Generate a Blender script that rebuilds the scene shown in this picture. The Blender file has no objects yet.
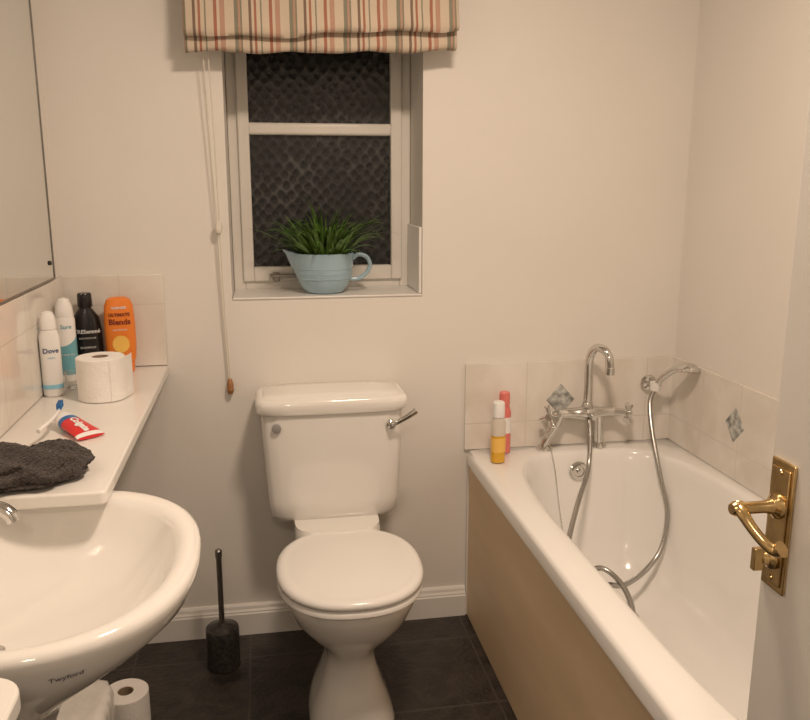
import bpy, bmesh, math, random
from mathutils import Vector, Matrix, noise
random.seed(7)
C=bpy.context.scene.collection
scn=bpy.context.scene
try:
    scn.view_settings.view_transform='Standard'
    scn.view_settings.look='None'
except Exception: pass

# ---------------------------------------------------------------- materials
def nm(name):
    m=bpy.data.materials.new(name); m.use_nodes=True
    nt=m.node_tree; b=nt.nodes['Principled BSDF']
    return m,nt,b
def mat(name,col,rough=.5,metal=0,noise_amt=.04,scale=12,bump=0,bscale=60,coat=0,trans=0,ior=None,sheen=0,stretch=None):
    m,nt,b=nm(name)
    b.inputs['Roughness'].default_value=rough
    b.inputs['Metallic'].default_value=metal
    b.inputs['Coat Weight'].default_value=coat
    b.inputs['Transmission Weight'].default_value=trans
    if sheen: b.inputs['Sheen Weight'].default_value=sheen
    if ior: b.inputs['IOR'].default_value=ior
    tc=nt.nodes.new('ShaderNodeTexCoord')
    n=nt.nodes.new('ShaderNodeTexNoise'); n.inputs['Scale'].default_value=scale; n.inputs['Detail'].default_value=4
    if stretch:
        mp=nt.nodes.new('ShaderNodeMapping'); mp.inputs['Scale'].default_value=stretch
        nt.links.new(tc.outputs['Object'],mp.inputs[0]); nt.links.new(mp.outputs[0],n.inputs['Vector'])
    else: nt.links.new(tc.outputs['Object'],n.inputs['Vector'])
    r=nt.nodes.new('ShaderNodeValToRGB')
    c=Vector(col[:3])
    lo=[max(0,x*(1-noise_amt)) for x in c]+[1]; hi=[min(1,x*(1+noise_amt)) for x in c]+[1]
    r.color_ramp.elements[0].position=.3; r.color_ramp.elements[1].position=.7
    r.color_ramp.elements[0].color=lo; r.color_ramp.elements[1].color=hi
    nt.links.new(n.outputs['Fac'],r.inputs['Fac']); nt.links.new(r.outputs['Color'],b.inputs['Base Color'])
    if bump:
        n2=nt.nodes.new('ShaderNodeTexNoise'); n2.inputs['Scale'].default_value=bscale; n2.inputs['Detail'].default_value=3
        nt.links.new(tc.outputs['Object'],n2.inputs['Vector'])
        bp=nt.nodes.new('ShaderNodeBump'); bp.inputs['Strength'].default_value=bump; bp.inputs['Distance'].default_value=.01
        nt.links.new(n2.outputs['Fac'],bp.inputs['Height']); nt.links.new(bp.outputs['Normal'],b.inputs['Normal'])
    return m
def tile_mat(name,axis,c1,c2,mortar,w,h,ms=.004,rough=.15,veins=5,off=(0,0),bump=.15,nscale=None):
    m,nt,b=nm(name); b.inputs['Roughness'].default_value=rough
    tc=nt.nodes.new('ShaderNodeTexCoord'); s=nt.nodes.new('ShaderNodeSeparateXYZ')
    nt.links.new(tc.outputs['Object'],s.inputs[0])
    cb=nt.nodes.new('ShaderNodeCombineXYZ')
    nt.links.new(s.outputs[axis[0]],cb.inputs[0]); nt.links.new(s.outputs[axis[1]],cb.inputs[1])
    mp=nt.nodes.new('ShaderNodeMapping'); mp.inputs['Location'].default_value=(off[0],off[1],0)
    nt.links.new(cb.outputs[0],mp.inputs['Vector'])
    n=nt.nodes.new('ShaderNodeTexNoise'); n.inputs['Scale'].default_value=veins; n.inputs['Detail'].default_value=8; n.inputs['Distortion'].default_value=1.5
    nt.links.new(tc.outputs['Object'],n.inputs['Vector'])
    r=nt.nodes.new('ShaderNodeValToRGB'); r.color_ramp.elements[0].position=.35; r.color_ramp.elements[1].position=.65
    r.color_ramp.elements[0].color=(*c1,1); r.color_ramp.elements[1].color=(*c2,1)
    nt.links.new(n.outputs['Fac'],r.inputs['Fac'])
    br=nt.nodes.new('ShaderNodeTexBrick'); br.offset=0; br.inputs['Scale'].default_value=1
    br.inputs['Brick Width'].default_value=w; br.inputs['Row Height'].default_value=h
    br.inputs['Mortar Size'].default_value=ms; br.inputs['Mortar Smooth'].default_value=.3
    br.inputs['Mortar'].default_value=(*mortar,1)
    nt.links.new(mp.outputs[0],br.inputs['Vector'])
    nt.links.new(r.outputs['Color'],br.inputs['Color1']); nt.links.new(r.outputs['Color'],br.inputs['Color2'])
    nt.links.new(br.outputs['Color'],b.inputs['Base Color'])
    bp=nt.nodes.new('ShaderNodeBump'); bp.inputs['Strength'].default_value=bump; bp.inputs['Distance'].default_value=.01
    if nscale:
        n3=nt.nodes.new('ShaderNodeTexNoise'); n3.inputs['Scale'].default_value=nscale; n3.inputs['Detail'].default_value=6
        nt.links.new(tc.outputs['Object'],n3.inputs['Vector'])
        ad=nt.nodes.new('ShaderNodeMath'); ad.operation='SUBTRACT'
        nt.links.new(n3.outputs['Fac'],ad.inputs[0]); nt.links.new(br.outputs['Fac'],ad.inputs[1])
        nt.links.new(ad.outputs[0],bp.inputs['Height'])
    else:
        iv=nt.nodes.new('ShaderNodeMath'); iv.operation='SUBTRACT'; iv.inputs[0].default_value=1
        nt.links.new(br.outputs['Fac'],iv.inputs[1]); nt.links.new(iv.outputs[0],bp.inputs['Height'])
    nt.links.new(bp.outputs['Normal'],b.inputs['Normal'])
    return m

M_wall=mat('wall_paint',(.78,.748,.70),.6,noise_amt=.015,scale=3,bump=.04,bscale=180)
M_ceil=mat('ceiling_paint',(.8,.78,.74),.8,noise_amt=.01)
M_trim=mat('white_gloss_paint',(.80,.78,.745),.3,noise_amt=.02,scale=6)
M_frame=mat('window_frame_paint',(.76,.735,.68),.35,noise_amt=.03,scale=10)
M_floor=tile_mat('dark_slate_tiles','XY',(.013,.010,.009),(.042,.034,.028),(.055,.047,.040),.335,.335,.004,.40,9,(.08,.09),.35,70)
M_tileXZ=tile_mat('marbled_tile_xz','XZ',(.71,.66,.59),(.82,.785,.73),(.68,.645,.59),.2,.40,.0022,.12,4,(.0,.15),.06)
M_tileYZ=tile_mat('marbled_tile_yz','YZ',(.71,.66,.59),(.82,.785,.73),(.68,.645,.59),.2,.40,.0022,.12,4,(.0,.15),.06)
M_cer=mat('white_ceramic',(.84,.82,.78),.08,noise_amt=.01,scale=4,coat=.4)
M_acr=mat('white_acrylic',(.85,.838,.812),.15,noise_amt=.01,scale=3,coat=.2)
M_seat=mat('toilet_seat_plastic',(.85,.83,.80),.18,noise_amt=.01,scale=4)
M_panel=mat('bath_panel_board',(.78,.60,.40),.5,noise_amt=.045,scale=3,bump=.04,bscale=20,stretch=(1,1,4))
M_chrome=mat('chrome',(.70,.69,.67),.1,1,noise_amt=.02)
M_hose=mat('hose_metal',(.46,.45,.43),.25,1,noise_amt=.03)
M_brass=mat('aged_brass',(.62,.45,.22),.22,1,noise_amt=.25,scale=35)
M_dark=mat('dark_void',(.02,.018,.016),.5)
M_steel=mat('brushed_steel',(.30,.28,.26),.35,1,noise_amt=.1,scale=60)
M_stone=mat('dark_speckled_stone',(.035,.032,.03),.3,noise_amt=.8,scale=90)
M_shelf=mat('shelf_white_laminate',(.81,.785,.74),.28,noise_amt=.01)
M_paper=mat('toilet_paper',(.86,.83,.79),.95,noise_amt=.03,scale=30,bump=.2,bscale=120)
M_card=mat('cardboard_core',(.32,.24,.16),.9)
M_towel=mat('brown_terry',(.060,.045,.038),1,noise_amt=.55,scale=150,bump=1,bscale=240,sheen=.15)
M_white=mat('white_plastic',(.85,.84,.82),.25,noise_amt=.01)
M_blue=mat('blue_print',(.03,.16,.42),.3)
M_ltblue=mat('light_blue_print',(.25,.55,.72),.3)
M_teal=mat('teal_print',(.16,.42,.50),.3)
M_navy=mat('navy_print',(.02,.05,.18),.4)
M_black=mat('black_plastic',(.012,.011,.012),.2,noise_amt=.1)
M_silver=mat('silver_print',(.75,.75,.75),.35,.1)
M_orange=mat('orange_plastic',(.82,.23,.03),.3,noise_amt=.05)
M_dorange=mat('dark_orange_print',(.22,.035,.01),.4)
M_gold=mat('golden_print',(.9,.55,.12),.35)
M_red=mat('red_print',(.70,.03,.03),.3)
M_pink=mat('coral_pink_plastic',(.75,.20,.17),.3)
M_amber=mat('amber_liquid',(.90,.50,.04),.15,noise_amt=.05,trans=.2)
M_clear=mat('clear_plastic',(.85,.78,.68),.1,noise_amt=.01,trans=.3,ior=1.3)
M_glassj=mat('clear_glass',(.95,.95,.93),.03,noise_amt=0,trans=.95,ior=1.45)
M_jug=mat('pale_blue_glaze',(.36,.51,.60),.18,noise_amt=.03,coat=.3)
M_soil=mat('soil',(.03,.02,.012),1,noise_amt=.4,scale=60)
M_leaf=mat('green_leaf',(.10,.20,.035),.42,noise_amt=.6,scale=35)
M_cord=mat('white_cord',(.72,.68,.6),.7)
M_wood=mat('varnished_wood',(.33,.15,.06),.35,noise_amt=.2,scale=40)
M_mirror=mat('mirror_glass',(.80,.82,.80),.015,1,noise_amt=0)
M_grey=mat('grey_plastic',(.30,.29,.28),.4)
M_logo=mat('grey_logo_print',(.20,.20,.22),.4)
M_wrap=mat('crinkled_white_wrap',(.78,.75,.70),.25,noise_amt=.06,scale=25,coat=.5,bump=.3,bscale=40,stretch=(1,1,.2))
M_diam=mat('diamond_inlay',(.42,.43,.41),.12,noise_amt=.6,scale=55)

# obscured glass: dark pane with a fine rounded honeycomb relief
m,nt,b=nm('obscured_night_glass'); M_glass=m
b.inputs['Roughness'].default_value=.25
tc=nt.nodes.new('ShaderNodeTexCoord'); sp=nt.nodes.new('ShaderNodeSeparateXYZ'); cb=nt.nodes.new('ShaderNodeCombineXYZ')
nt.links.new(tc.outputs['Object'],sp.inputs[0]); nt.links.new(sp.outputs[0],cb.inputs[0]); nt.links.new(sp.outputs[2],cb.inputs[1])
ms_=nt.nodes.new('ShaderNodeMapping'); ms_.inputs['Scale'].default_value=(40,34,1)
mp=nt.nodes.new('ShaderNodeMapping'); mp.inputs['Rotation'].default_value=(0,0,math.radians(45))
nt.links.new(cb.outputs[0],ms_.inputs[0]); nt.links.new(ms_.outputs[0],mp.inputs[0])
vo=nt.nodes.new('ShaderNodeTexVoronoi'); vo.voronoi_dimensions='2D'; vo.feature='F1'; vo.inputs['Randomness'].default_value=.42; vo.inputs['Scale'].default_value=1
nt.links.new(mp.outputs[0],vo.inputs['Vector'])
rp=nt.nodes.new('ShaderNodeValToRGB'); rp.color_ramp.elements[0].color=(.012,.013,.014,1); rp.color_ramp.elements[1].color=(.085,.085,.083,1)
rp.color_ramp.elements[0].position=.35; rp.color_ramp.elements[1].position=.72
nt.links.new(vo.outputs['Distance'],rp.inputs['Fac'])
nz=nt.nodes.new('ShaderNodeTexNoise'); nz.inputs['Scale'].default_value=9; nt.links.new(tc.outputs['Object'],nz.inputs['Vector'])
nr=nt.nodes.new('ShaderNodeMapRange'); nr.inputs['From Min'].default_value=.35; nr.inputs['From Max'].default_value=.65; nr.inputs['To Min'].default_value=.2; nr.inputs['To Max'].default_value=1
nt.links.new(nz.outputs['Fac'],nr.inputs['Value'])
mx_=nt.nodes.new('ShaderNodeMix'); mx_.data_type='RGBA'
nt.links.new(nr.outputs[0],mx_.inputs['Factor']); mx_.inputs['A'].default_value=(.014,.015,.016,1)
nt.links.new(rp.outputs['Color'],mx_.inputs['B']); nt.links.new(mx_.outputs['Result'],b.inputs['Base Color'])
bp=nt.nodes.new('ShaderNodeBump'); bp.inputs['Strength'].default_value=.38; bp.inputs['Distance'].default_value=.005
nt.links.new(vo.outputs['Distance'],bp.inputs['Height']); nt.links.new(bp.outputs['Normal'],b.inputs['Normal'])

# striped fabric
m,nt,b=nm('striped_fabric'); M_fab=m; b.inputs['Roughness'].default_value=.95
tc=nt.nodes.new('ShaderNodeTexCoord'); s=nt.nodes.new('ShaderNodeSeparateXYZ'); nt.links.new(tc.outputs['Object'],s.inputs[0])
mu=nt.nodes.new('ShaderNodeMath'); mu.operation='MULTIPLY'; mu.inputs[1].default_value=1/.142
nt.links.new(s.outputs[0],mu.inputs[0])
ad=nt.nodes.new('ShaderNodeMath'); ad.operation='ADD'; ad.inputs[1].default_value=10.1; nt.links.new(mu.outputs[0],ad.inputs[0])
fr=nt.nodes.new('ShaderNodeMath'); fr.operation='FRACT'; nt.links.new(ad.outputs[0],fr.inputs[0])
r=nt.nodes.new('ShaderNodeValToRGB'); r.color_ramp.interpolation='CONSTANT'
cream=(.62,.52,.41);red=(.38,.165,.11);grn=(.25,.24,.18);pink=(.48,.30,.22);brn=(.22,.15,.115)
st=[(0,cream),(.09,red),(.15,cream),(.20,pink),(.29,cream),(.46,grn),(.53,pink),(.57,grn),(.60,cream),(.72,brn),(.77,cream),(.82,red),(.86,cream),(.93,grn),(.96,cream)]
el=r.color_ramp.elements
el[0].position=0; el[0].color=(*cream,1); el[1].position=.09; el[1].color=(*red,1)
for p_,c_ in st[2:]:
    e=el.new(p_); e.color=(*c_,1)
nt.links.new(fr.outputs[0],r.inputs['Fac']); nt.links.new(r.outputs['Color'],b.inputs['Base Color'])
nz=nt.nodes.new('ShaderNodeTexNoise'); nz.inputs['Scale'].default_value=350; nt.links.new(tc.outputs['Object'],nz.inputs['Vector'])
bp=nt.nodes.new('ShaderNodeBump'); bp.inputs['Strength'].default_value=.3; bp.inputs['Distance'].default_value=.005
nt.links.new(nz.outputs['Fac'],bp.inputs['Height']); nt.links.new(bp.outputs['Normal'],b.inputs['Normal'])

# ---------------------------------------------------------------- geometry helpers
def fin(bm,name,material,loc=(0,0,0),parent=None,smooth=True,bevel=0,rot=None,subs=0,sharp=35):
    bmesh.ops.remove_doubles(bm,verts=bm.verts,dist=1e-6)
    bmesh.ops.recalc_face_normals(bm,faces=bm.faces)
    me=bpy.data.meshes.new(name); bm.to_mesh(me); bm.free()
    return mk(me,name,material,loc,parent,smooth,bevel,rot,subs,sharp)
def mk(me,name,material,loc=(0,0,0),parent=None,smooth=True,bevel=0,rot=None,subs=0,sharp=35):
    o=bpy.data.objects.new(name,me); C.objects.link(o); o.location=loc
    if rot: o.rotation_euler=rot
    if material: me.materials.append(material)
    if smooth:
        for p in me.polygons: p.use_smooth=True
        try: me.set_sharp_from_angle(angle=math.radians(sharp))
        except Exception: pass
    if bevel:
        b=o.modifiers.new('bevel','BEVEL'); b.width=bevel; b.segments=3; b.limit_method='ANGLE'; b.harden_normals=False
    if subs:
        s_=o.modifiers.new('sub','SUBSURF'); s_.levels=subs; s_.render_levels=subs
    if parent: o.parent=parent
    return o
def tag(o,label,cat,**k):
    o['label']=label; o['category']=cat
    for a,v in k.items(): o[a]=v
    return o
def struct(o): o['kind']='structure'; return o
def empty(name,loc,label=None,cat=None,rot=None):
    o=bpy.data.objects.new(name,None); o.empty_display_size=.05; C.objects.link(o); o.location=loc
    if rot: o.rotation_euler=rot
    if label: tag(o,label,cat)
    return o
def box(bm,x0,x1,y0,y1,z0,z1):
    v=[bm.verts.new(p) for p in ((x0,y0,z0),(x1,y0,z0),(x1,y1,z0),(x0,y1,z0),(x0,y0,z1),(x1,y0,z1),(x1,y1,z1),(x0,y1,z1))]
    for f in ((0,3,2,1),(4,5,6,7),(0,1,5,4),(1,2,6,5),(2,3,7,6),(3,0,4,7)): bm.faces.new([v[i] for i in f])
def boxes(name,L,material,loc=(0,0,0),parent=None,bevel=0,smooth=False,rot=None):
    bm=bmesh.new()
    for q in L: box(bm,*q)
    bmesh.ops.recalc_face_normals(bm,faces=bm.faces)
    me=bpy.data.meshes.new(name); bm.to_mesh(me); bm.free()
    return mk(me,name,material,loc,parent,smooth or bevel>0,bevel,rot)
def sring(cx,cy,a,b,n,z,k=12,bf=None,xmin=None):
    if bf is None: bf=b
    P=[]
    for s_ in range(4):
        for i in range(k):
            t=-1+2*i/k
            t=math.tan(t*math.pi/4)
            u,v=[(t,-1),(1,t),(-t,1),(-1,-t)][s_]
            sc=(abs(u)**n+abs(v)**n)**(-1/n)
            x=cx+u*sc*a; y=cy+v*sc*(b if v>0 else bf)
            if xmin is not None: x=max(x,xmin)
            P.append((x,y,z))
    return P
def loft(bm,rings,c0=True,c1=True):
    R=[[bm.verts.new(p) for p in r_] for r_ in rings]
    n=len(R[0])
    for a,b_ in zip(R,R[1:]):
        for i in range(n):
            j=(i+1)%n
            bm.faces.new((a[i],a[j],b_[j],b_[i]))
    if c0: bm.faces.new(R[0][::-1])
    if c1: bm.faces.new(R[-1])
    return R
def lathe(bm,prof,seg=32,cx=0,cy=0,c0=True,c1=True):
    rings=[[(cx+r_*math.cos(2*math.pi*i/seg),cy+r_*math.sin(2*math.pi*i/seg),z) for i in range(seg)] for r_,z in prof]
    return loft(bm,rings,c0,c1)
def catmull(P,n=8):
    P=[Vector(p) for p in P]; out=[]
    Q=[2*P[0]-P[1]]+P+[2*P[-1]-P[-2]]
    for i in range(1,len(Q)-2):
        p0,p1,p2,p3=Q[i-1:i+3]
        for j in range(n):
            t=j/n
            out.append(.5*((2*p1)+(p2-p0)*t+(2*p0-5*p1+4*p2-p3)*t*t+(3*p1-p0-3*p2+p3)*t**3))
    out.append(P[-1]); return out
def sweep(bm,pts,rad,seg=12,caps=True,flat=1.0):
    pts=[Vector(p) for p in pts]; n=len(pts)
    T=[(pts[min(i+1,n-1)]-pts[max(i-1,0)]).normalized() for i in range(n)]
    up=Vector((0,0,1))
    if abs(T[0].dot(up))>.9: up=Vector((1,0,0))
    N=(up-T[0]*up.dot(T[0])).normalized(); rings=[]
    for i in range(n):
        N=(N-T[i]*N.dot(T[i])).normalized(); B=T[i].cross(N)
        r_=rad(i/(n-1)) if callable(rad) else rad
        rings.append([pts[i]+(N*math.cos(2*math.pi*k/seg)*flat+B*math.sin(2*math.pi*k/seg))*r_ for k in range(seg)])
    return loft(bm,rings,caps,caps)
def tube(name,pts,rad,material,parent=None,loc=(0,0,0),smoothn=8,seg=12,flat=1.0):
    bm=bmesh.new()
    p=catmull(pts,smoothn) if smoothn>1 else pts
    sweep(bm,p,rad,seg,True,flat)
    return fin(bm,name,material,loc,parent)
def text_mesh(body,size,ext=.0003,bold=0):
    cu=bpy.data.curves.new('t','FONT'); cu.body=body; cu.size=size; cu.align_x='CENTER'; cu.align_y='CENTER'
    cu.extrude=ext; cu.offset=bold; cu.resolution_u=3
    o=bpy.data.objects.new('t',cu); C.objects.link(o)
    bpy.context.view_layer.update()
    dg=bpy.context.evaluated_depsgraph_get()
    me=bpy.data.meshes.new_from_object(o.evaluated_get(dg))
    bpy.data.objects.remove(o); return me
def text_on(parent,name,body,size,z,rx,ry,n,material,xs=0,bold=0,vert=False):
    me=text_mesh(body,size,.0002,bold)
    for v in me.vertices:
        x,y,e=v.co
        if vert: x,y=-y,x
        x+=xs
        q=min(.98,abs(x)/rx)
        yy=-ry*(1-q**n)**(1/n)
        v.co=(x,yy-.0008-e,z+y)
    return mk(me,name,material,(0,0,0),parent,False)
def body_loft(name,prof,n,material,parent,k=8):
    bm=bmesh.new(); loft(bm,[sring(0,0,a,b,n,z,k) for z,a,b in prof]); return fin(bm,name,material,(0,0,0),parent)

# ---------------------------------------------------------------- room shell
XL,XR,YB,YF,ZC=-.556,1.298,2.4,-.02,2.35
struct(boxes('floor',[(XL-.2,XR+.2,-1.4,YB+.3,-.1,0)],M_floor))
struct(boxes('ceiling',[(XL-.2,XR+.2,-1.4,YB+.3,ZC,ZC+.1)],M_ceil))
struct(boxes('wall_left',[(XL-.12,XL,YF-.12,YB,0,ZC)],M_wall))
struct(boxes('wall_right',[(XR,XR+.12,YF-.12,YB,0,ZC)],M_wall))
WX0,WX1,WZ0,WZ1=-.091,.467,1.055,1.95
struct(boxes('wall_back',[(XL-.12,WX0,YB,YB+.27,0,ZC),(WX1,XR+.12,YB,YB+.27,0,ZC),(WX0,WX1,YB,YB+.27,0,WZ0),(WX0,WX1,YB,YB+.27,WZ1,ZC)],M_wall))
struct(boxes('wall_front',[(XL,-.24,YF-.12,YF,0,ZC),(.61,XR,YF-.12,YF,0,ZC),(-.24,.61,YF-.12,YF,2.02,ZC)],M_wall))
struct(boxes('wall_hallway',[(XL-.2,XR+.2,-1.5,-1.4,0,ZC)],M_wall))
def skirting(name,pts,flip):
    bm=bmesh.new()
    prof=[(0,0),(.018,0),(.018,.07),(.015,.074),(.015,.078),(.011,.084),(.009,.093),(.005,.099),(0,.1)]
    rings=[[(px+dx*q[0],py+dy*q[0],q[1]) for q in prof] for px,py,dx,dy in pts]
    loft(bm,rings); return struct(fin(bm,name,M_trim,sharp=20))
skirting('baseboard_back',[(XL,YB-.001,0,-1),(.612,YB-.001,0,-1)],0)
skirting('baseboard_left',[(XL+.001,-.02,1,0),(XL+.001,YB-.02,1,0)],0)
struct(boxes('trim_1',[(XL+.001,-.281,YB-.009,YB-.001,.872,1.134)],M_tileXZ,bevel=.002))
struct(boxes('trim_2',[(XL+.001,XL+.009,0,YB-.010,.872,1.134)],M_tileYZ,bevel=.002))
struct(boxes('trim_3',[(.603,XR-.001,YB-.010,YB-.001,.5664,.84)],M_tileXZ))
struct(boxes('trim_4',[(XR-.010,XR-.001,.7,YB-.010,.5664,.84)],M_tileYZ))
struct(boxes('trim_5',[(WX0+.001,WX1-.001,YB-.004,YB+.198,WZ0,WZ0+.006)],M_trim,bevel=.002))
struct(boxes('trim_6',[(WX1-.01,WX1-.001,YB+.002,YB+.198,WZ0+.007,1.258)],M_trim,bevel=.002))
def diamond(bm,c,ax,w,h,t):
    c=Vector(c)
    U=Vector((1,0,0)) if ax=='x' else Vector((0,1,0)); N=Vector((0,-1,0)) if ax=='x' else Vector((-1,0,0)); Z=Vector((0,0,1))
    o=[c+U*w,c+Z*h,c-U*w,c-Z*h]; i=[c+U*w*.9+N*t,c+Z*h*.9+N*t,c-U*w*.9+N*t,c-Z*h*.9+N*t]
    loft(bm,[o,i])
for c,ax in (((.912,YB-.010,.715),'x'),((XR-.010,2.02,.722),'y'),((XR-.010,1.42,.722),'y')):
    bm=bmesh.new(); diamond(bm,c,ax,.047,.052,.003)
    o=fin(bm,'trim_7',M_diam,smooth=False); struct(o)

# ---------------------------------------------------------------- window
w=struct(empty('window_1',(0,0,0)))
FY=2.60
def rectframe(x0,x1,z0,z1,wd,y0,y1,wb=None):
    wb=wb or wd
    return [(x0,x0+wd,y0,y1,z0,z1),(x1-wd,x1,y0,y1,z0,z1),(x0+wd,x1-wd,y0,y1,z0,z0+wb),(x0+wd,x1-wd,y0,y1,z1-wd,z1)]
boxes('window_frame',rectframe(WX0+.001,WX1-.001,WZ0+.001,WZ1-.001,.035,FY,FY+.06),M_frame,parent=w,bevel=.003)
boxes('window_sash',rectframe(WX0+.03,WX1-.03,WZ0+.03,WZ1-.03,.034,FY-.012,FY+.03,.045),M_frame,parent=w,bevel=.004)
boxes('glazing_bar',[(WX0+.06,WX1-.06,FY-.008,FY+.028,1.527,1.563)],M_frame,parent=w,bevel=.008)
boxes('glass_pane',[(WX0+.055,WX1-.055,FY+.012,FY+.018,WZ0+.06,1.53)],M_glass,parent=w)
boxes('glass_pane',[(WX0+.055,WX1-.055,FY+.012,FY+.018,1.56,WZ1-.06)],M_glass,parent=w)
bm=bmesh.new(); box(bm,.02,.11,FY-.03,FY-.012,1.098,1.108); box(bm,.03,.05,FY-.022,FY-.01,1.085,1.112)
fin(bm,'window_stay',M_steel,parent=w,bevel=.002)

# ---------------------------------------------------------------- roman blind
bl=empty('roman_blind',(.182,2.35,2.0),'cream roman blind with red and green stripes above the window','blind')
BW=.362
bm=bmesh.new()
prof=[(-.040,.02,0),(-.042,-.10,.3),(-.046,-.18,1),(-.054,-.212,1),(-.058,-.226,1),(-.050,-.238,1),(-.036,-.234,1),(-.026,-.215,.6),(-.022,-.20,.2),(-.027,-.235,0),(-.036,-.262,0),(-.034,-.274,0),(-.024,-.280,0),(-.010,-.276,0),(-.002,-.25,0),(.004,-.18,0),(.004,.0,0)]
nx=72; rings=[]
for py,pz,fo in prof:
    row=[]
    for i in range(nx+1):
        x=-BW+2*BW*i/nx
        wv=(.004*math.sin(x*19+pz*9)+.0025*math.sin(x*47+pz*30))
        amt=1 if pz<-.15 else .35
        zz=pz+fo*(.010+.020*(x/BW)+.004*math.sin(x*14))+(.0035*math.sin(x*31+py*100)-.003*math.cos(x/BW*1.57) if pz<-.19 else 0)
        if fo==0 and pz<-.2: zz+=.010*(1+x/BW)
        row.append((x,py+wv*amt,zz))
    rings.append(row)
V=[[bm.verts.new(p) for p in r_] for r_ in rings]
for a,b_ in zip(V,V[1:]):
    for i in range(nx): bm.faces.new((a[i],a[i+1],b_[i+1],b_[i]))
o=fin(bm,'blind_fabric',M_fab,parent=bl,sharp=80)
sm=o.modifiers.new('sol','SOLIDIFY'); sm.thickness=.002
boxes('blind_headrail',[(-BW+.005,BW-.005,-.028,.048,-.0,.03)],M_trim,parent=bl,bevel=.003)
cd=empty('blind_cord',(-.119,2.37,1.263),'white pull cord with wooden acorn beside the window','blind cord')
tube('cord',[(-.018,-.015,.46),(-.012,-.005,.25),(-.003,0,.02)],.0018,M_cord,cd,seg=6)
tube('cord',[(-.005,-.015,.46),(.0,-.005,.25),(.003,0,.02)],.0018,M_cord,cd,seg=6)
tube('cord',[(.003,.004,0),(.006,.008,-.2),(.014,.012,-.46)],.0018,M_cord,cd,seg=6)
tube('cord',[(-.003,.004,0),(.001,.008,-.2),(.01,.012,-.46)],.0018,M_cord,cd,seg=6)
bm=bmesh.new(); lathe(bm,[(.002,.03),(.006,.026),(.0095,.012),(.0095,0),(.011,-.004),(.007,-.016),(.002,-.018)],16,.012,.012)
for v in bm.verts: v.co.z-=.465
fin(bm,'acorn_knob',M_wood,parent=cd)
bm=bmesh.new(); lathe(bm,[(.002,.018),(.008,.014),(.012,0),(.008,-.014),(.002,-.018)],16)
fin(bm,'cord_joiner',M_cord,parent=cd)

# ---------------------------------------------------------------- mirror
mr=empty('wall_mirror',(XL,1.6,1.137),'large frameless wall mirror above the vanity shelf','mirror')
boxes('mirror_glass',[(.003,.009,-.9,.70,.002,.85)],M_mirror,parent=mr,bevel=.001)
bm=bmesh.new()
box(bm,.002,.011,.70,.706,.0,.852); box(bm,.002,.011,-.9,.70,-.001,.004)
fin(bm,'mirror_edge',M_steel,parent=mr,smooth=False)
bm=bmesh.new(); lathe(bm,[(.006,0),(.006,.003),(.003,.005)],16)
o=fin(bm,'mirror_screw',M_dark,(.009,.665,.045),mr,rot=(0,math.pi/2,0))

# ---------------------------------------------------------------- vanity shelf
def roundslab(x0,x1,y0,y1,z0,z1,r,corners):
    P=[]
    for (cx,cy,a0,key) in ((x1-r,y0+r,-90,'rf'),(x1-r,y1-r,0,'rb'),(x0+r,y1-r,90,'lb'),(x0+r,y0+r,180,'lf')):
        if key in corners:
            for i in range(9):
                a=math.radians(a0+i*90/8); P.append((cx+r*math.cos(a),cy+r*math.sin(a)))
        else:
            sx=x1 if key[0]=='r' else x0; sy=y0 if key[1]=='f' else y1; P.append((sx,sy))
    bm=bmesh.new(); loft(bm,[[(x,y,z0) for x,y in P],[(x,y,z1) for x,y in P]]); return bm
o=fin(roundslab(XL+.001,-.279,1.392,YB-.001,.846,.87,.012,['rf']),'vanity_shelf',M_shelf,bevel=.004); tag(o,'long white laminate shelf fixed beneath the tiled splashback','shelf')
o=fin(roundslab(XL+.001,-.266,.05,.852,.846,.87,.04,['rb']),'vanity_shelf',M_shelf,bevel=.004); tag(o,'white laminate shelf with rounded corner beside the basin','shelf')

# ---------------------------------------------------------------- wash basin
bs=empty('wash_basin',(-.36,1.2,.018),'white oval ceramic pedestal wash basin with chrome tap','basin')
xm=XL+.004+.36
bm=bmesh.new()
rr=lambda a,b_,n,z,cx=0,cy=0,ff=.955: sring(cx,cy,a,b_,n,z,16,xmin=xm,bf=b_*ff)
rings=[rr(.070,.07,2,.50,-.06),rr(.080,.085,2,.56,-.06,ff=1.15),rr(.100,.11,2,.62,-.05,ff=1.3),rr(.136,.150,2.1,.67,-.035,ff=1.28),rr(.180,.200,2.2,.715,-.018,ff=1.15),rr(.216,.246,2.25,.75,-.006,ff=1.03),rr(.236,.271,2.3,.775,ff=.98),rr(.246,.285,2.35,.797),rr(.249,.289,2.35,.810),rr(.247,.287,2.35,.819),rr(.239,.279,2.35,.824),
 rr(.222,.262,2.3,.822,.0),sring(.004,0,.212,.252,2.3,.818,16,xmin=-.135,bf=.240),sring(.004,0,.204,.243,2.3,.808,16,xmin=-.13,bf=.231),sring(.003,0,.19,.225,2.25,.77,16,xmin=-.125,bf=.214),sring(-.015,0,.155,.185,2.1,.725,16,xmin=-.12,bf=.175),sring(-.04,0,.10,.12,2,.69,16,xmin=-.118),sring(-.065,0,.045,.045,2,.677,16),sring(-.065,0,.022,.022,2,.675,16)]
loft(bm,rings); fin(bm,'basin_bowl',M_cer,parent=bs,sharp=60)
bm=bmesh.new()
def flut(r_,z):
    P=[]
    for i in range(96):
        a=2*math.pi*i/96; q=r_*(1+.03*math.cos(a*16)); P.append((-.06+q*math.cos(a),q*math.sin(a)*.95,z))
    return P
loft(bm,[flut(.10,-.018),flut(.098,.02),flut(.075,.10),flut(.066,.3),flut(.070,.45),flut(.076,.53)])
fin(bm,'pedestal',M_cer,parent=bs,sharp=60)
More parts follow.
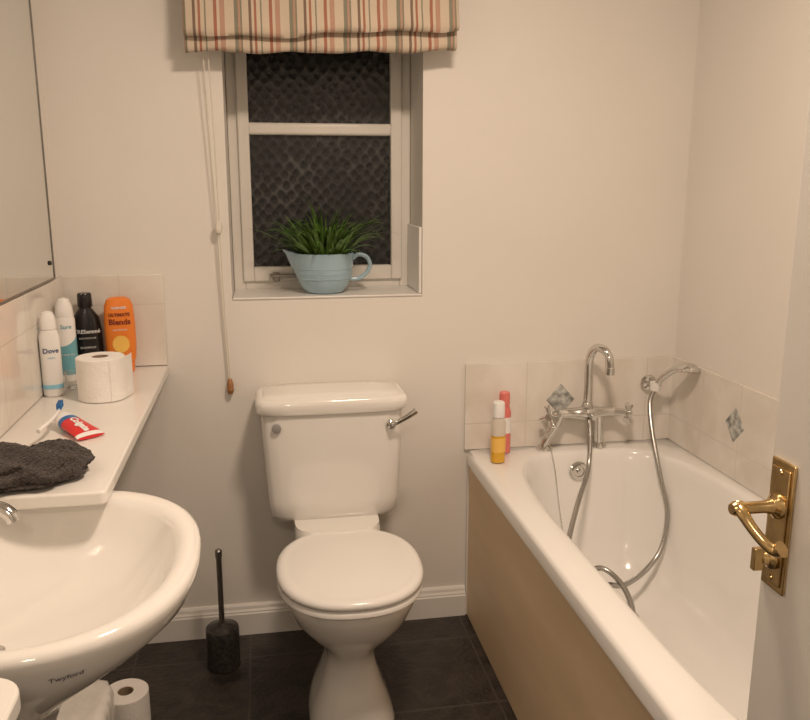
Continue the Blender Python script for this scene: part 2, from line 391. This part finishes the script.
bm=bmesh.new(); lathe(bm,[(.021,.6765),(.021,.680),(.012,.680),(.008,.677)],24,-.065,0); fin(bm,'drain',M_chrome,parent=bs)
me=text_mesh('Twyford',.0105,.0002,.0001)
for v in me.vertices:
    x,y,e=v.co
    a0=math.radians(-67); R=.24
    zz=.782+y*.9
    aa=a0+x/R
    L3=[(.715,.180,.230),(.75,.216,.2534),(.775,.236,.2656),(.797,.246,.272),(.81,.249,.276)]
    for (z0,a_0,b_0),(z1,a_1,b_1) in zip(L3,L3[1:]):
        if zz<=z1 or z1==.81:
            t=(zz-z0)/(z1-z0); k_=a_0+(a_1-a_0)*t; kb=(b_0+(b_1-b_0)*t); break
    c_,s_=math.cos(aa),math.sin(aa)
    q=(abs(c_/k_)**2.3+abs(s_/kb)**2.3)**(-1/2.3)
    v.co=(c_*(q+.0025),s_*(q+.0025),zz)
mk(me,'logo_text',M_logo,parent=bs,smooth=False)
tp=empty('basin_tap',(-.510,1.33,.843),'small chrome pillar tap on the basin ledge','tap')
bm=bmesh.new(); lathe(bm,[(.022,0),(.022,.005),(.016,.010),(.015,.035),(.018,.04),(.016,.05),(.006,.054)],24); fin(bm,'tap_body',M_chrome,parent=tp)
tube('tap_spout',[(0,0,.028),(.03,-.008,.040),(.08,-.018,.040),(.100,-.022,.030),(.106,-.024,.018)],.0115,M_chrome,tp)
bm=bmesh.new()
for a in (45,135): 
    d=Vector((math.cos(math.radians(a)),math.sin(math.radians(a)),0))*.024
    sweep(bm,[-d+Vector((0,0,.06)),Vector((0,0,.06)),d+Vector((0,0,.06))],.006,10)
lathe(bm,[(.008,.05),(.009,.068),(.004,.071)],16)
fin(bm,'tap_handle',M_chrome,parent=tp)

# ---------------------------------------------------------------- toilet
T=empty('toilet',(.190,1.935,0),'white close-coupled ceramic toilet with closed lid','toilet')
bm=bmesh.new()
E=lambda rx,f,bk,z,n=2.2: sring(0,0,rx,bk,n,z,14,bf=f)
loft(bm,[E(.112,.115,.24,0,2.6),E(.112,.115,.24,.012,2.6),E(.100,.105,.23,.05,2.5),E(.078,.085,.21,.11),E(.062,.068,.20,.17),E(.060,.075,.20,.20),E(.076,.10,.20,.235),E(.112,.145,.21,.275),E(.147,.18,.22,.32),E(.167,.200,.225,.365),E(.170,.205,.225,.385),E(.166,.202,.222,.394)])
loft(bm,[sring(-.008,.30,.10,.12,5,.30,14),sring(-.008,.30,.118,.135,5,.38,14),sring(-.008,.31,.122,.135,5,.425,14),sring(-.008,.315,.120,.13,5,.445,14)])
fin(bm,'toilet_pan',M_cer,parent=T,sharp=50)
bm=bmesh.new(); S=lambda d,z: sring(0,0,.184-d,.212-d,2.35,z,14,bf=.218-d)
loft(bm,[S(.006,.397),S(0,.402),S(0,.412),S(.005,.417)]); fin(bm,'toilet_seat',M_seat,parent=T,sharp=50)
bm=bmesh.new()
loft(bm,[S(.004,.4185),S(-.001,.423),S(-.001,.432),S(.004,.438),S(.014,.441),S(.022,.440),S(.034,.4405),S(.09,.447),S(.15,.449)]); fin(bm,'toilet_lid',M_seat,parent=T,sharp=50)
for sx in (-.075,.075):
    bm=bmesh.new(); sweep(bm,[(sx-.022,.210,.418),(sx+.022,.210,.418)],.011,14); fin(bm,'hinge',M_seat,parent=T)
bm=bmesh.new(); yc=.362; xc=-.011
loft(bm,[sring(xc,yc,.170,.088,7,.445,14),sring(xc,yc,.183,.096,7,.460,14),sring(xc,yc,.188,.098,7,.50,14),sring(xc,yc,.199,.099,7,.70,14),sring(xc,yc,.201,.099,7,.765,14)])
fin(bm,'cistern',M_cer,parent=T,sharp=50)
bm=bmesh.new(); yc=.357
loft(bm,[sring(xc,yc,.205,.103,7,.760,14),sring(xc,yc,.213,.105,7,.763,14),sring(xc,yc,.215,.105,7,.785,14),sring(xc,yc,.210,.103,7,.797,14),sring(xc,yc,.202,.098,6,.801,14),sring(xc,yc,.194,.092,6,.800,14),sring(xc,yc,.188,.086,5,.806,14),sring(xc,yc,.12,.05,4,.810,14)])
fin(bm,'cistern_lid',M_cer,parent=T,sharp=50)
bm=bmesh.new(); lathe(bm,[(.013,0),(.013,.004),(.009,.006)],24); fin(bm,'plug_cap',M_grey,(-.170,.2605,.724),T,rot=(math.pi/2,0,0))
bm=bmesh.new(); lathe(bm,[(.014,0),(.013,.008),(.008,.012),(.007,.022)],20)
lv=fin(bm,'flush_lever',M_chrome,(.149,.2615,.722),T,rot=(math.pi/2,0,0))
tube('lever_arm',[(0,0,.018),(.02,.012,.022),(.05,.030,.026),(.068,.042,.026)],lambda t:.006+.003*t,M_chrome,lv,flat=.8)

# ---------------------------------------------------------------- toilet brush
tb=empty('toilet_brush',(-.155,2.225,0),'toilet brush in dark speckled holder with steel handle','toilet brush')
bm=bmesh.new(); lathe(bm,[(.044,0),(.048,.004),(.048,.09),(.048,.118),(.046,.124),(.030,.130),(.016,.136),(.012,.138)],32); fin(bm,'brush_holder',M_stone,parent=tb)
bm=bmesh.new(); lathe(bm,[(.008,.136),(.008,.34),(.010,.345),(.010,.362),(.007,.366)],16); fin(bm,'brush_handle',M_steel,parent=tb)

# ---------------------------------------------------------------- loo rolls
def roll(loc,label,rot=None,R=.057,H=.108,flap=True):
    t=empty('toilet_roll',loc,label,'toilet roll',rot)
    bm=bmesh.new()
    seg=40
    prof=[(.02,0),(R-.002,0),(R,.002),(R,H-.002),(R-.002,H),(.02,H)]
    rg=[[(r_*math.cos(2*math.pi*i/seg),r_*math.sin(2*math.pi*i/seg),z) for i in range(seg)] for r_,z in prof]
    rg.append(rg[0]); loft(bm,rg,False,False)
    if flap:
        P=[]
        for i in range(8):
            a=math.radians(-60+i*8); P.append(((R+.001)*math.cos(a),(R+.001)*math.sin(a)))
        P.append((R+.008,.02)); P.append((R+.010,.04))
        A=[bm.verts.new((x,y,.001)) for x,y in P]; B=[bm.verts.new((x,y,H-.001)) for x,y in P]
        for i in range(len(P)-1): bm.faces.new((A[i],A[i+1],B[i+1],B[i]))
    fin(bm,'paper',M_paper,parent=t)
    bm=bmesh.new()
    prof=[(.0185,.001),(.020,.001),(.020,H-.001),(.0185,H-.001)]
    rg=[[(r_*math.cos(2*math.pi*i/24),r_*math.sin(2*math.pi*i/24),z) for i in range(24)] for r_,z in prof]; rg.append(rg[0]); loft(bm,rg,False,False)
    fin(bm,'cardboard_core',M_card,parent=t)
    return t
roll((-.398,2.045,.871),'white toilet roll standing on the vanity shelf',H=.104)
roll((-.388,1.975,.001),'spare white toilet roll standing on the dark floor',flap=False)
pk=empty('toilet_roll_pack',(-.466,1.775,0),'pack of toilet rolls in crinkled white wrap on floor','toilet roll pack')
bm=bmesh.new(); rg=[]
for z,sc in ((0,.90),(.006,.97),(.03,1),(.10,.985),(.108,.96),(.116,.985),(.19,1),(.208,.96),(.215,.86),(.218,.6),(.216,.2)):
    base=sring(0,0,.080*sc,.115*sc,3.2,z,20)
    rg.append([(x*(1+.022*math.sin(i*1.57)*(1 if sc>.9 else .3)),y*(1+.022*math.sin(i*1.57)*(1 if sc>.9 else .3)),zz) for i,(x,y,zz) in enumerate(base)])
loft(bm,rg); fin(bm,'plastic_wrap',M_wrap,parent=pk,sharp=60)

# ---------------------------------------------------------------- shelf toiletries
sh=.871
b1=empty('deodorant_bottle',(-.522,2.09,sh),'white deodorant bottle with blue lettering on the shelf','deodorant',rot=(0,0,.28))
body_loft('bottle_body',[(0,.019,.016),(.004,.023,.018),(.10,.024,.019),(.15,.024,.019),(.165,.018,.017)],2.6,M_white,b1)
body_loft('bottle_cap',[(.165,.017,.016),(.168,.019,.018),(.195,.018,.017),(.208,.013,.012),(.211,.005,.005)],2.4,M_white,b1)
text_on(b1,'label_text','Dove',.0165,.115,.024,.019,2.6,M_navy,bold=.0003)
text_on(b1,'label_text','original',.006,.098,.024,.019,2.6,M_ltblue)
body_loft('label_band',[(.020,.0246,.0196),(.030,.0248,.0196)],2.6,M_ltblue,b1)
b2=empty('aerosol_can',(-.518,2.245,sh),'tall white aerosol can with teal graphics on the shelf','aerosol',rot=(0,0,.28))
bm=bmesh.new(); lathe(bm,[(.022,0),(.025,.003),(.025,.165),(.023,.172)],28); fin(bm,'can_body',M_white,parent=b2)
bm=bmesh.new(); lathe(bm,[(.023,.172),(.0235,.176),(.021,.200),(.014,.218),(.006,.222)],28); fin(bm,'can_cap',M_white,parent=b2)
bm=bmesh.new(); lathe(bm,[(.0254,.02),(.0254,.115)],28,c0=False,c1=False); 
for v in bm.verts: v.co.z+= .018*math.sin(math.atan2(v.co.y,v.co.x)*1.0+.6) if v.co.z>.05 else 0
fin(bm,'label_band',M_teal,parent=b2)
text_on(b2,'label_text','Sure',.015,.148,.025,.025,2,M_teal,bold=.0002)
text_on(b2,'label_text','cotton dry',.008,.075,.0255,.0255,2,M_white)
b3=empty('shampoo_bottle',(-.484,2.340,sh),'black shampoo bottle with silver lettering on the shelf','shampoo',rot=(0,0,.2))
body_loft('bottle_body',[(0,.034,.022),(.004,.038,.025),(.05,.040,.026),(.12,.039,.025),(.155,.034,.022),(.175,.020,.017),(.182,.015,.015)],2.5,M_black,b3)
body_loft('bottle_cap',[(.183,.018,.018),(.186,.0195,.0195),(.218,.0185,.0185),(.222,.016,.016)],2,M_black,b3)
text_on(b3,'label_text','TRESemmé',.0145,.118,.039,.0255,2.5,M_silver,bold=.0004)
text_on(b3,'label_text','RICH MOISTURE',.006,.100,.039,.0257,2.5,M_silver)
text_on(b3,'label_text','SHAMPOO',.0085,.074,.040,.026,2.5,M_silver)
b4=empty('conditioner_bottle',(-.396,2.335,sh),'bright orange conditioner bottle standing on its cap','conditioner',rot=(0,0,.17))
body_loft('bottle_cap',[(0,.030,.019),(.002,.032,.021),(.026,.034,.022),(.028,.032,.020)],2.8,M_orange,b4)
body_loft('bottle_body',[(.029,.034,.021),(.04,.038,.024),(.08,.041,.026),(.14,.041,.026),(.185,.038,.024),(.203,.031,.020),(.209,.020,.012)],2.6,M_orange,b4)
text_on(b4,'label_text','GARNIER',.0095,.182,.037,.025,2.6,M_white,bold=.0002)
text_on(b4,'label_text','ULTIMATE',.0120,.163,.041,.026,2.6,M_dorange,bold=.0004)
text_on(b4,'label_text','Blends',.0215,.143,.041,.0262,2.6,M_dorange,bold=.0007)
text_on(b4,'label_text','conditioner',.0080,.122,.041,.0262,2.6,M_white)
bm=bmesh.new(); P=[]
for i in range(28):
    a=2*math.pi*i/28; P.append((.022*math.cos(a),.024*math.sin(a)))
vs=[]
c0=bm.verts.new((0,-.0272,.082))
for x,z in P:
    q=min(.98,abs(x)/.041); vs.append(bm.verts.new((x,-.026*(1-q**2.6)**(1/2.6)-.0012,.082+z)))
for i in range(28): bm.faces.new((c0,vs[i],vs[(i+1)%28]))
fin(bm,'label_picture',M_gold,parent=b4)
gj=empty('glass_tumbler',(-.492,2.165,sh),'small clear glass tumbler beside the bottles','glass')
bm=bmesh.new(); lathe(bm,[(.016,0),(.018,.002),(.021,.045),(.0195,.045),(.0165,.006)],28); fin(bm,'tumbler',M_glassj,parent=gj)
tpz=empty('toothpaste_tube',(-.402,1.755,sh+.001),'red and white toothpaste tube lying on the shelf','toothpaste',rot=(0,0,-.90+math.pi))
def TH(t): return .0035+.0135*(max(t,0)**.6)
bm=bmesh.new()
rg=[]
for t in [0,.05,.2,.5,.8,.93,1]:
    x=-.065+.12*t; hw=.030-.009*t; hh=TH(t)
    rg.append([(x,hw*math.cos(2*math.pi*i/20),hh+hh*math.sin(2*math.pi*i/20)) for i in range(20)])
loft(bm,rg); fin(bm,'tube_body',M_red,parent=tpz)
bm=bmesh.new(); rg=[[(x,r_*math.cos(2*math.pi*i/20),.0170+r_*math.sin(2*math.pi*i/20)) for i in range(20)] for x,r_ in ((.055,.008),(.057,.0145),(.074,.0125),(.075,.010))]
loft(bm,rg); fin(bm,'tube_cap',M_white,parent=tpz)
for (t0,t1,mm) in ((.68,.80,M_blue),(.80,.99,M_white),(.0,.08,M_white)):
    bm=bmesh.new(); rg=[]
    for k in range(5):
        t=t0+(t1-t0)*k/4
        x=-.065+.12*t; hw=.0304-.009*t; hh=TH(t)+.0002
        rg.append([(x,hw*math.cos(2*math.pi*i/20),hh+hh*math.sin(2*math.pi*i/20)) for i in range(20)])
    loft(bm,rg,False,False); fin(bm,'label_band',mm,parent=tpz)
me=text_mesh('Colgate',.021,.0002,.0010)
for v in me.vertices:
    x,y,e=v.co; x=-x-.020; y=-y; t=(x+.065)/.12; hh=TH(t); hw=.030-.009*t
    q=max(-.9,min(.9,y/hw))
    v.co=(x,y,hh+hh*math.sqrt(1-q*q)+.0010+e)
mk(me,'label_text',M_white,parent=tpz,smooth=False)
tbr=empty('toothbrush',(-.437,1.745,sh+.038),'white and blue toothbrush resting across the toothpaste','toothbrush',rot=(0,0,.85))
tube('brush_handle',[(-.07,-.04,-.006),(-.02,-.015,.002),(.02,.02,.004),(.05,.05,.004)],lambda t:.0045-.0015*t,M_white,tbr)
bm=bmesh.new()
for i in range(5):
    for j in (-1,0,1):
        t=i/4; p=Vector((.028,.028,.004)).lerp(Vector((.05,.05,.005)),t)+Vector((.7,-.7,0))*j*.0035
        sweep(bm,[p,p+Vector((0,0,.014))],.0016,6)
fin(bm,'bristles',M_blue,parent=tbr)

# ---------------------------------------------------------------- brown towel
bm=bmesh.new(); bmesh.ops.create_icosphere(bm,subdivisions=6,radius=1)
for v in bm.verts:
    p=v.co.copy()
    x=p.x*.110; y=p.y*.094; 
    k=abs(p.z)**.55*(1 if p.z>0 else -1)
    z=.020+k*.020
    fold=math.sin(p.x*3.2+p.y*6.5+1.1*math.sin(p.x*3))*.5+.5
    if p.z>0: z+=(.018*fold-.006)*min(1,p.z*2)
    nn=noise.noise(Vector((p.x*2.2,p.y*2.2,p.z*2)))*.16+noise.noise(p*6)*.05
    side=1+nn+ .05*math.sin(p.z*14)*(1-abs(p.z))
    z+=noise.noise(p*14)*.003+noise.noise(p*45)*.0022
    v.co=(max(-.108,x*side),y*side,max(0,z))
o=fin(bm,'hand_towel',M_towel,(-.437,1.488,sh),sharp=180); tag(o,'crumpled dark brown terry towel lying on the shelf','towel')

# ---------------------------------------------------------------- jug planter on sill
pj=empty('jug_planter',(.181,2.485,WZ0+.0065),'pale blue jug used as planter on the windowsill','jug')
bm=bmesh.new(); prof=[(.050,0),(.058,.004),(.072,.022),(.083,.05),(.088,.08),(.089,.105),(.091,.118),(.088,.120),(.084,.116),(.080,.075),(.06,.02)]
rg=[]
for r_,z in prof:
    P=[]
    for i in range(72):
        a=2*math.pi*i/72
        q=r_
        lip=max(0,1-abs(a-math.pi)/.38)**1.3
        if z>.06: q+=lip*.032*((z-.06)/.06)
        zz=z+lip*.010*(1 if z>.1 else 0)
        P.append((q*math.cos(a),q*math.sin(a),zz))
    rg.append(P)
loft(bm,rg); fin(bm,'jug_body',M_jug,parent=pj,sharp=60)
for z_,r_ in ((.045,.0815),(.06,.0848),(.075,.0872)):
    bm=bmesh.new()
    a=[(r_*math.cos(t),r_*math.sin(t),z_) for t in [-math.pi+.45+(2*math.pi-.9)*i/60 for i in range(61)]]
    sweep(bm,a,.0013,6,True); fin(bm,'jug_rib',M_jug,parent=pj)
tube('jug_handle',[(.086,0,.100),(.105,0,.112),(.130,0,.104),(.140,0,.080),(.128,0,.055),(.105,0,.040),(.078,0,.038)],.0065,M_jug,pj)
bm=bmesh.new(); lathe(bm,[(.07,.095),(.081,.100),(.04,.105),(.005,.107)],32); fin(bm,'soil',M_soil,parent=pj)
pp=bmesh.new()
def leaf(bm,base,d,L,W,arch,tw=0):
    d=Vector(d).normalized(); side=d.cross(Vector((0,0,1))).normalized()
    if side.length<.1: side=Vector((1,0,0))
    n=8; A=[];B=[];Cc=[]
    p=Vector(base)
    el=math.asin(max(-1,min(1,d.z)))
    hd=Vector((d.x,d.y,0)); hd=hd.normalized() if hd.length>1e-3 else Vector((1,0,0))
    for i in range(n+1):
        t=i/n; e=el-arch*t*t
        w_=W*(math.sin(math.pi*min(1,t*.8+.2))**.6)*(1-.9*t**4)
        p.y=min(p.y,.088)
        A.append(bm.verts.new(p+side*w_)); B.append(bm.verts.new(p-side*w_)); Cc.append(bm.verts.new(p-Vector((0,0,1))*w_*.35))
        p=p+(hd*math.cos(e)+Vector((0,0,1))*math.sin(e))*(L/n)
        side=side+Vector((0,0,tw/n)); side.normalize()
    for i in range(n):
        bm.faces.new((A[i],Cc[i],Cc[i+1],A[i+1])); bm.faces.new((Cc[i],B[i],B[i+1],Cc[i+1]))
for i in range(260):
    a=random.uniform(0,2*math.pi); rr_=random.uniform(0,.065)
    base=(rr_*math.cos(a),rr_*math.sin(a)*.8,.10)
    outw=rr_/.065
    el=math.radians(random.uniform(64,88)-28*outw)
    az=a+random.uniform(-.6,.6)
    L=random.uniform(.09,.225)*(1 if math.sin(az)<.3 else .75)
    leaf(pp,base,(math.cos(az)*math.cos(el),math.sin(az)*math.cos(el),math.sin(el)),L,random.uniform(.0032,.0065),random.uniform(.4,2.2),random.uniform(-.6,.6))
for az,L,ar in ((-.05,.24,2.0),(-.3,.22,1.7),(.05,.27,1.7),(3.3,.18,1.9),(-.15,.2,.8)):
    leaf(pp,(.03*math.cos(az),.02*math.sin(az),.10),(math.cos(az)*.8,math.sin(az)*.8,.6),L,.0016,ar)
fin(pp,'foliage',M_leaf,parent=pj,sharp=180)

# ---------------------------------------------------------------- bath
BX0,BX1,BY0,BY1,BZ=.607,XR-.001,.70,YB-.001,.566
bt=empty('bathtub',(0,0,0),'white acrylic bathtub with plain tan side panel','bathtub')
cx=(BX0+BX1)/2; cy=(BY0+BY1)/2; ha=(BX1-BX0)/2; hb=(BY1-BY0)/2
ox,oa=.973,.275; oy,ob=1.558,.757
bm=bmesh.new(); K=26
R_=lambda c,d,a,b_,n,z: sring(c,d,a,b_,n,z,K)
loft(bm,[R_(ox,oy,oa-.14,ob-.27,3,BZ-.397),R_(ox,oy,oa-.06,ob-.11,3.5,BZ-.36),R_(ox,oy,oa-.010,ob-.02,4,BZ-.15),R_(ox,oy,oa+.008,ob+.008,4,BZ-.045),R_(cx,cy,ha-.012,hb-.004,60,BZ-.045),R_(cx,cy,ha,hb,60,BZ-.042),R_(cx,cy,ha,hb,60,BZ-.012),R_(cx,cy,ha-.003,hb-.003,50,BZ-.004),R_(cx,cy,ha-.009,hb-.009,60,BZ),
 R_(ox,oy,oa+.016,ob+.016,4,BZ+.001),R_(ox,oy,oa+.006,ob+.006,4,BZ-.002),R_(ox,oy,oa,ob,4,BZ-.012),R_(ox,oy,oa-.008,ob-.010,4,BZ-.04),R_(ox,oy,oa-.022,ob-.035,3.9,BZ-.15),R_(ox,oy,oa-.042,ob-.075,3.8,BZ-.27),R_(ox,oy,oa-.065,ob-.11,3.6,BZ-.34),R_(ox,oy,oa-.10,ob-.16,3.4,BZ-.375),R_(ox,oy,oa-.15,ob-.28,3,BZ-.385)])
fin(bm,'tub_shell',M_acr,parent=bt,sharp=50)
o=boxes('bath_panel',[(BX0+.010,BX0+.022,BY0+.005,BY1-.004,.002,BZ-.040)],M_panel,parent=bt,bevel=.002); o['label']='plain tan board side panel'
boxes('panel_strip',[(BX0+.006,BX0+.0105,BY1-.016,BY1-.004,.002,BZ-.046)],M_trim,parent=bt,bevel=.001)
bm=bmesh.new(); lathe(bm,[(.028,0),(.030,.004),(.025,.009),(.018,.009),(.016,.004),(.008,.004),(.006,.012),(.002,.013)],28)
fin(bm,'overflow_cover',M_chrome,(.945,2.298,.508),bt,rot=(math.radians(82),0,0))
bm=bmesh.new(); lathe(bm,[(.034,.184),(.034,.188),(.022,.188),(.018,.185)],28,.98,1.98); fin(bm,'bath_drain',M_chrome,parent=bt)
pts=catmull([(.875,2.345,.571),(.862,2.314,.569),(.865,2.280,.51),(.872,2.255,.41),(.885,2.21,.28),(.90,2.16,.23)],26)
bm=bmesh.new()
sweep(bm,pts,lambda t:.0022 if int(t*130)%2 else .0008,6); fin(bm,'plug_chain',M_chrome,parent=bt)

# bath mixer
mx=empty('bath_mixer_tap',(.985,2.352,BZ+.002),'chrome bath shower mixer with swan neck and cross handles','mixer tap')
ZB=.112
for x0,x1 in ((-.135,-.085),(.045,.04)):
    bm=bmesh.new(); lathe(bm,[(.026,0),(.026,.005),(.019,.012)],28,x0,0)
    sweep(bm,catmull([(x0,0,.008),(x0+(x1-x0)*.2,0,.035),(x0+(x1-x0)*.7,0,.075),(x1,0,ZB)],5),lambda t:.0135+.003*t,18); fin(bm,'pillar',M_chrome,parent=mx)
bm=bmesh.new()
sweep(bm,catmull([(-.095,0,ZB),(-.06,0,ZB),(0,-.006,ZB),(.06,0,ZB),(.090,0,ZB)],6),lambda t:.015+.009*math.exp(-((t-.5)*7)**2),20)
fin(bm,'mixer_body',M_chrome,parent=mx)
tube('spout',[(0,-.006,ZB),(0,-.006,.18),(0,-.004,.26),(.001,-.012,.300),(.010,-.034,.325),(.024,-.062,.322),(.032,-.078,.300),(.034,-.082,.270)],.0130,M_chrome,mx,seg=18)
bm=bmesh.new(); lathe(bm,[(.0150,0),(.0150,.02),(.012,.024)],20,.034,-.082); 
for v in bm.verts: v.co.z+=.252
fin(bm,'spout_tip',M_chrome,parent=mx)
bm=bmesh.new(); lathe(bm,[(.018,ZB-.012),(.019,ZB+.02),(.014,ZB+.034)],20,0,-.006); fin(bm,'spout_collar',M_chrome,parent=mx)
tube('diverter',[(0,-.02,ZB),(0,-.055,ZB),(0,-.065,ZB)],.008,M_chrome,mx)
for s_,sx in ((-1,-.090),(1,.088)):
    bm=bmesh.new()
    d=Vector((s_*.8,-.6,0)).normalized(); c=Vector((sx,0,ZB))
    sweep(bm,[c,c+d*.03,c+d*.045],.012,16)
    e=c+d*.048; u=Vector((0,0,1)); v_=d.cross(u)
    for k in (0,1):
        a=math.radians(25+90*k); q=(u*math.cos(a)+v_*math.sin(a))
        sweep(bm,catmull([e-q*.036,e-q*.028,e-q*.012,e,e+q*.012,e+q*.028,e+q*.036],3),lambda t:.0058+.0035*abs(2*t-1)**2,12)
    sweep(bm,[e-d*.006,e+d*.008,e+d*.012],.011,16)
    fin(bm,'cross_handle',M_chrome,parent=mx)

# hand shower
hs=empty('hand_shower',(1.205,2.335,.752),'chrome hand shower with flexible metal hose in wall bracket','shower head')
H_=[(.985,2.325,.665),(.980,2.300,.62),(.957,2.25,.527),(.876,2.12,.478),(.805,2.0,.425),(.775,1.94,.375),(.785,1.92,.335),(.84,1.96,.340),(.90,1.98,.338),(.930,1.92,.318),(.912,1.81,.298),(.86,1.71,.262),(.815,1.72,.275),(.815,1.81,.315),(.872,1.90,.328),(.978,2.0,.272),(1.085,2.085,.268),(1.148,2.12,.320),(1.176,2.155,.417),(1.169,2.20,.516),(1.172,2.275,.631),(1.184,2.325,.71),(1.205,2.335,.758)]
H_=[(x-1.205,y-2.335,z-.752) for x,y,z in H_]
pts=catmull(H_,36)
bm=bmesh.new(); n_=len(pts); sweep(bm,pts,lambda t:.0080 if int(round(t*(n_-1)))%2 else .0068,10); fin(bm,'shower_hose',M_hose,parent=hs,sharp=180)
tube('shower_handle',[(0,0,0),(.007,-.015,.033),(.027,-.045,.066),(.045,-.073,.084)],lambda t:.0095+.002*t,M_chrome,hs,seg=16)
bm=bmesh.new(); lathe(bm,[(.010,.020),(.022,.016),(.034,.004),(.036,-.002),(.034,-.008),(.028,-.010)],28)
fin(bm,'spray_head',M_chrome,(.053,-.095,.081),hs,rot=(math.radians(-12),math.radians(8),0))
br=empty('shower_bracket',(1.205,YB-.011,.758),'white and chrome wall bracket holding the hand shower','bracket')
bm=bmesh.new(); lathe(bm,[(.026,0),(.027,.006),(.022,.014),(.012,.018),(.012,.034)],28); fin(bm,'bracket_base',M_chrome,parent=br,rot=(math.pi/2,0,0))
bm=bmesh.new(); lathe(bm,[(.013,-.012),(.0165,-.012),(.018,.014),(.0135,.014)],20,0,-.052); fin(bm,'bracket_ring',M_white,parent=br)

# bath corner bottles
c1=empty('amber_bottle',(.672,2.258,BZ+.001),'slim clear bottle with amber liquid on the bath corner','bottle')
body_loft('bottle_liquid',[(.002,.018,.016),(.004,.021,.018),(.085,.021,.018)],2.6,M_amber,c1)
body_loft('bottle_body',[(.0855,.0212,.0182),(.125,.021,.018),(.14,.015,.014)],2.6,M_clear,c1)
body_loft('bottle_cap',[(.14,.015,.014),(.142,.018,.017),(.184,.0175,.0165),(.188,.014,.014)],2.3,M_white,c1)
body_loft('label_band',[(.035,.0218,.0188),(.078,.0218,.0188)],2.6,M_gold,c1)
c2=empty('pink_bottle',(.715,2.345,BZ+.001),'coral pink bottle with white label on the bath corner','bottle')
body_loft('bottle_body',[(0,.018,.015),(.003,.021,.018),(.13,.021,.018),(.15,.015,.014)],2.6,M_pink,c2)
body_loft('bottle_cap',[(.15,.014,.013),(.152,.0165,.015),(.190,.016,.015),(.194,.013,.012)],2.3,M_pink,c2)
body_loft('label_band',[(.065,.0216,.0186),(.115,.0216,.0186)],2.6,M_white,c2)

# ---------------------------------------------------------------- door
dr=struct(empty('door_1',(.56,.80,0)))
boxes('door_leaf',[(0,.04,-.76,0,.005,1.985)],M_trim,parent=dr,bevel=.002)
L=[]
for z0,z1 in ((.2,.82),(1.12,1.85)):
    for y0,y1 in ((-.66,-.42),(-.34,-.13)):
        L+=[(-.006,0.001,y0,y0+.018,z0,z1),(-.006,0.001,y1-.018,y1,z0,z1),(-.006,.001,y0,y1,z0,z0+.018),(-.006,.001,y0,y1,z1-.018,z1)]
boxes('door_moulding',L,M_trim,parent=dr,bevel=.003)
bm=bmesh.new(); 
box(bm,-.004,-.0002,-.047,-.006,.936,1.088)
dh=fin(bm,'door_handle',M_brass,parent=dr,bevel=.0015); dh['label']='aged brass lever handle on a backplate'
bm=bmesh.new(); box(bm,-.006,-.004,-.042,-.011,.944,1.080); fin(bm,'backplate_rim',M_brass,parent=dh,bevel=.001)
cyy=-.026
bm=bmesh.new()
def hl(bm,prof,y,z):
    rg=[[(-x,y+r_*math.cos(2*math.pi*i/24),z+r_*math.sin(2*math.pi*i/24)) for i in range(24)] for r_,x in prof]; loft(bm,rg)
hl(bm,[(.015,.006),(.014,.010),(.009,.014),(.007,.022),(.007,.045),(.0085,.050),(.0085,.058),(.006,.062)],cyy,1.036)
fin(bm,'lever_neck',M_brass,parent=dh)
tube('lever',[(-.052,cyy+.003,1.038),(-.053,cyy-.010,1.033),(-.049,cyy-.022,1.022),(-.041,cyy-.034,1.010),(-.034,cyy-.044,1.005),(-.031,cyy-.050,1.009)],lambda t:.0080-.0025*math.sin(t*math.pi)+.001*t,M_brass,dh,seg=14)
bm=bmesh.new(); hl(bm,[(.013,.006),(.013,.010),(.008,.013),(.006,.020)],cyy,.974)
box(bm,-.030,-.018,cyy-.004,cyy+.004,.961,.987); fin(bm,'thumb_turn',M_brass,parent=dh,bevel=.001)
for z in (1.075,.950):
    bm=bmesh.new(); hl(bm,[(.004,.0055),(.003,.0075)],cyy,z); fin(bm,'screw',M_brass,parent=dh)

# ---------------------------------------------------------------- lights
def area(name,loc,size,e,col,rot=(0,0,0)):
    l=bpy.data.lights.new(name,'AREA'); l.shape='DISK'; l.size=size; l.energy=e; l.color=col
    o=bpy.data.objects.new(name,l); C.objects.link(o); o.location=loc; o.rotation_euler=rot; return o
area('ceiling_light',(.42,1.15,2.33),.26,22.5,(1,.785,.61))
area('hall_light',(-.1,-.9,2.3),.3,13,(1,.79,.62))
wd=bpy.data.worlds.new('World'); scn.world=wd; wd.use_nodes=True
wd.node_tree.nodes['Background'].inputs[0].default_value=(1,.84,.70,1); wd.node_tree.nodes['Background'].inputs[1].default_value=.15

# ---------------------------------------------------------------- camera
cam=bpy.data.cameras.new('Camera'); co=bpy.data.objects.new('Camera',cam); C.objects.link(co)
cam.sensor_fit='HORIZONTAL'; cam.sensor_width=36; cam.lens=820/810*36; cam.clip_start=.02
co.location=(0,0,1.388)
pit=math.atan(178/820); yaw=math.atan(145*math.cos(pit)/820)
co.rotation_euler=(math.pi/2-pit,0,-yaw)
scn.camera=co
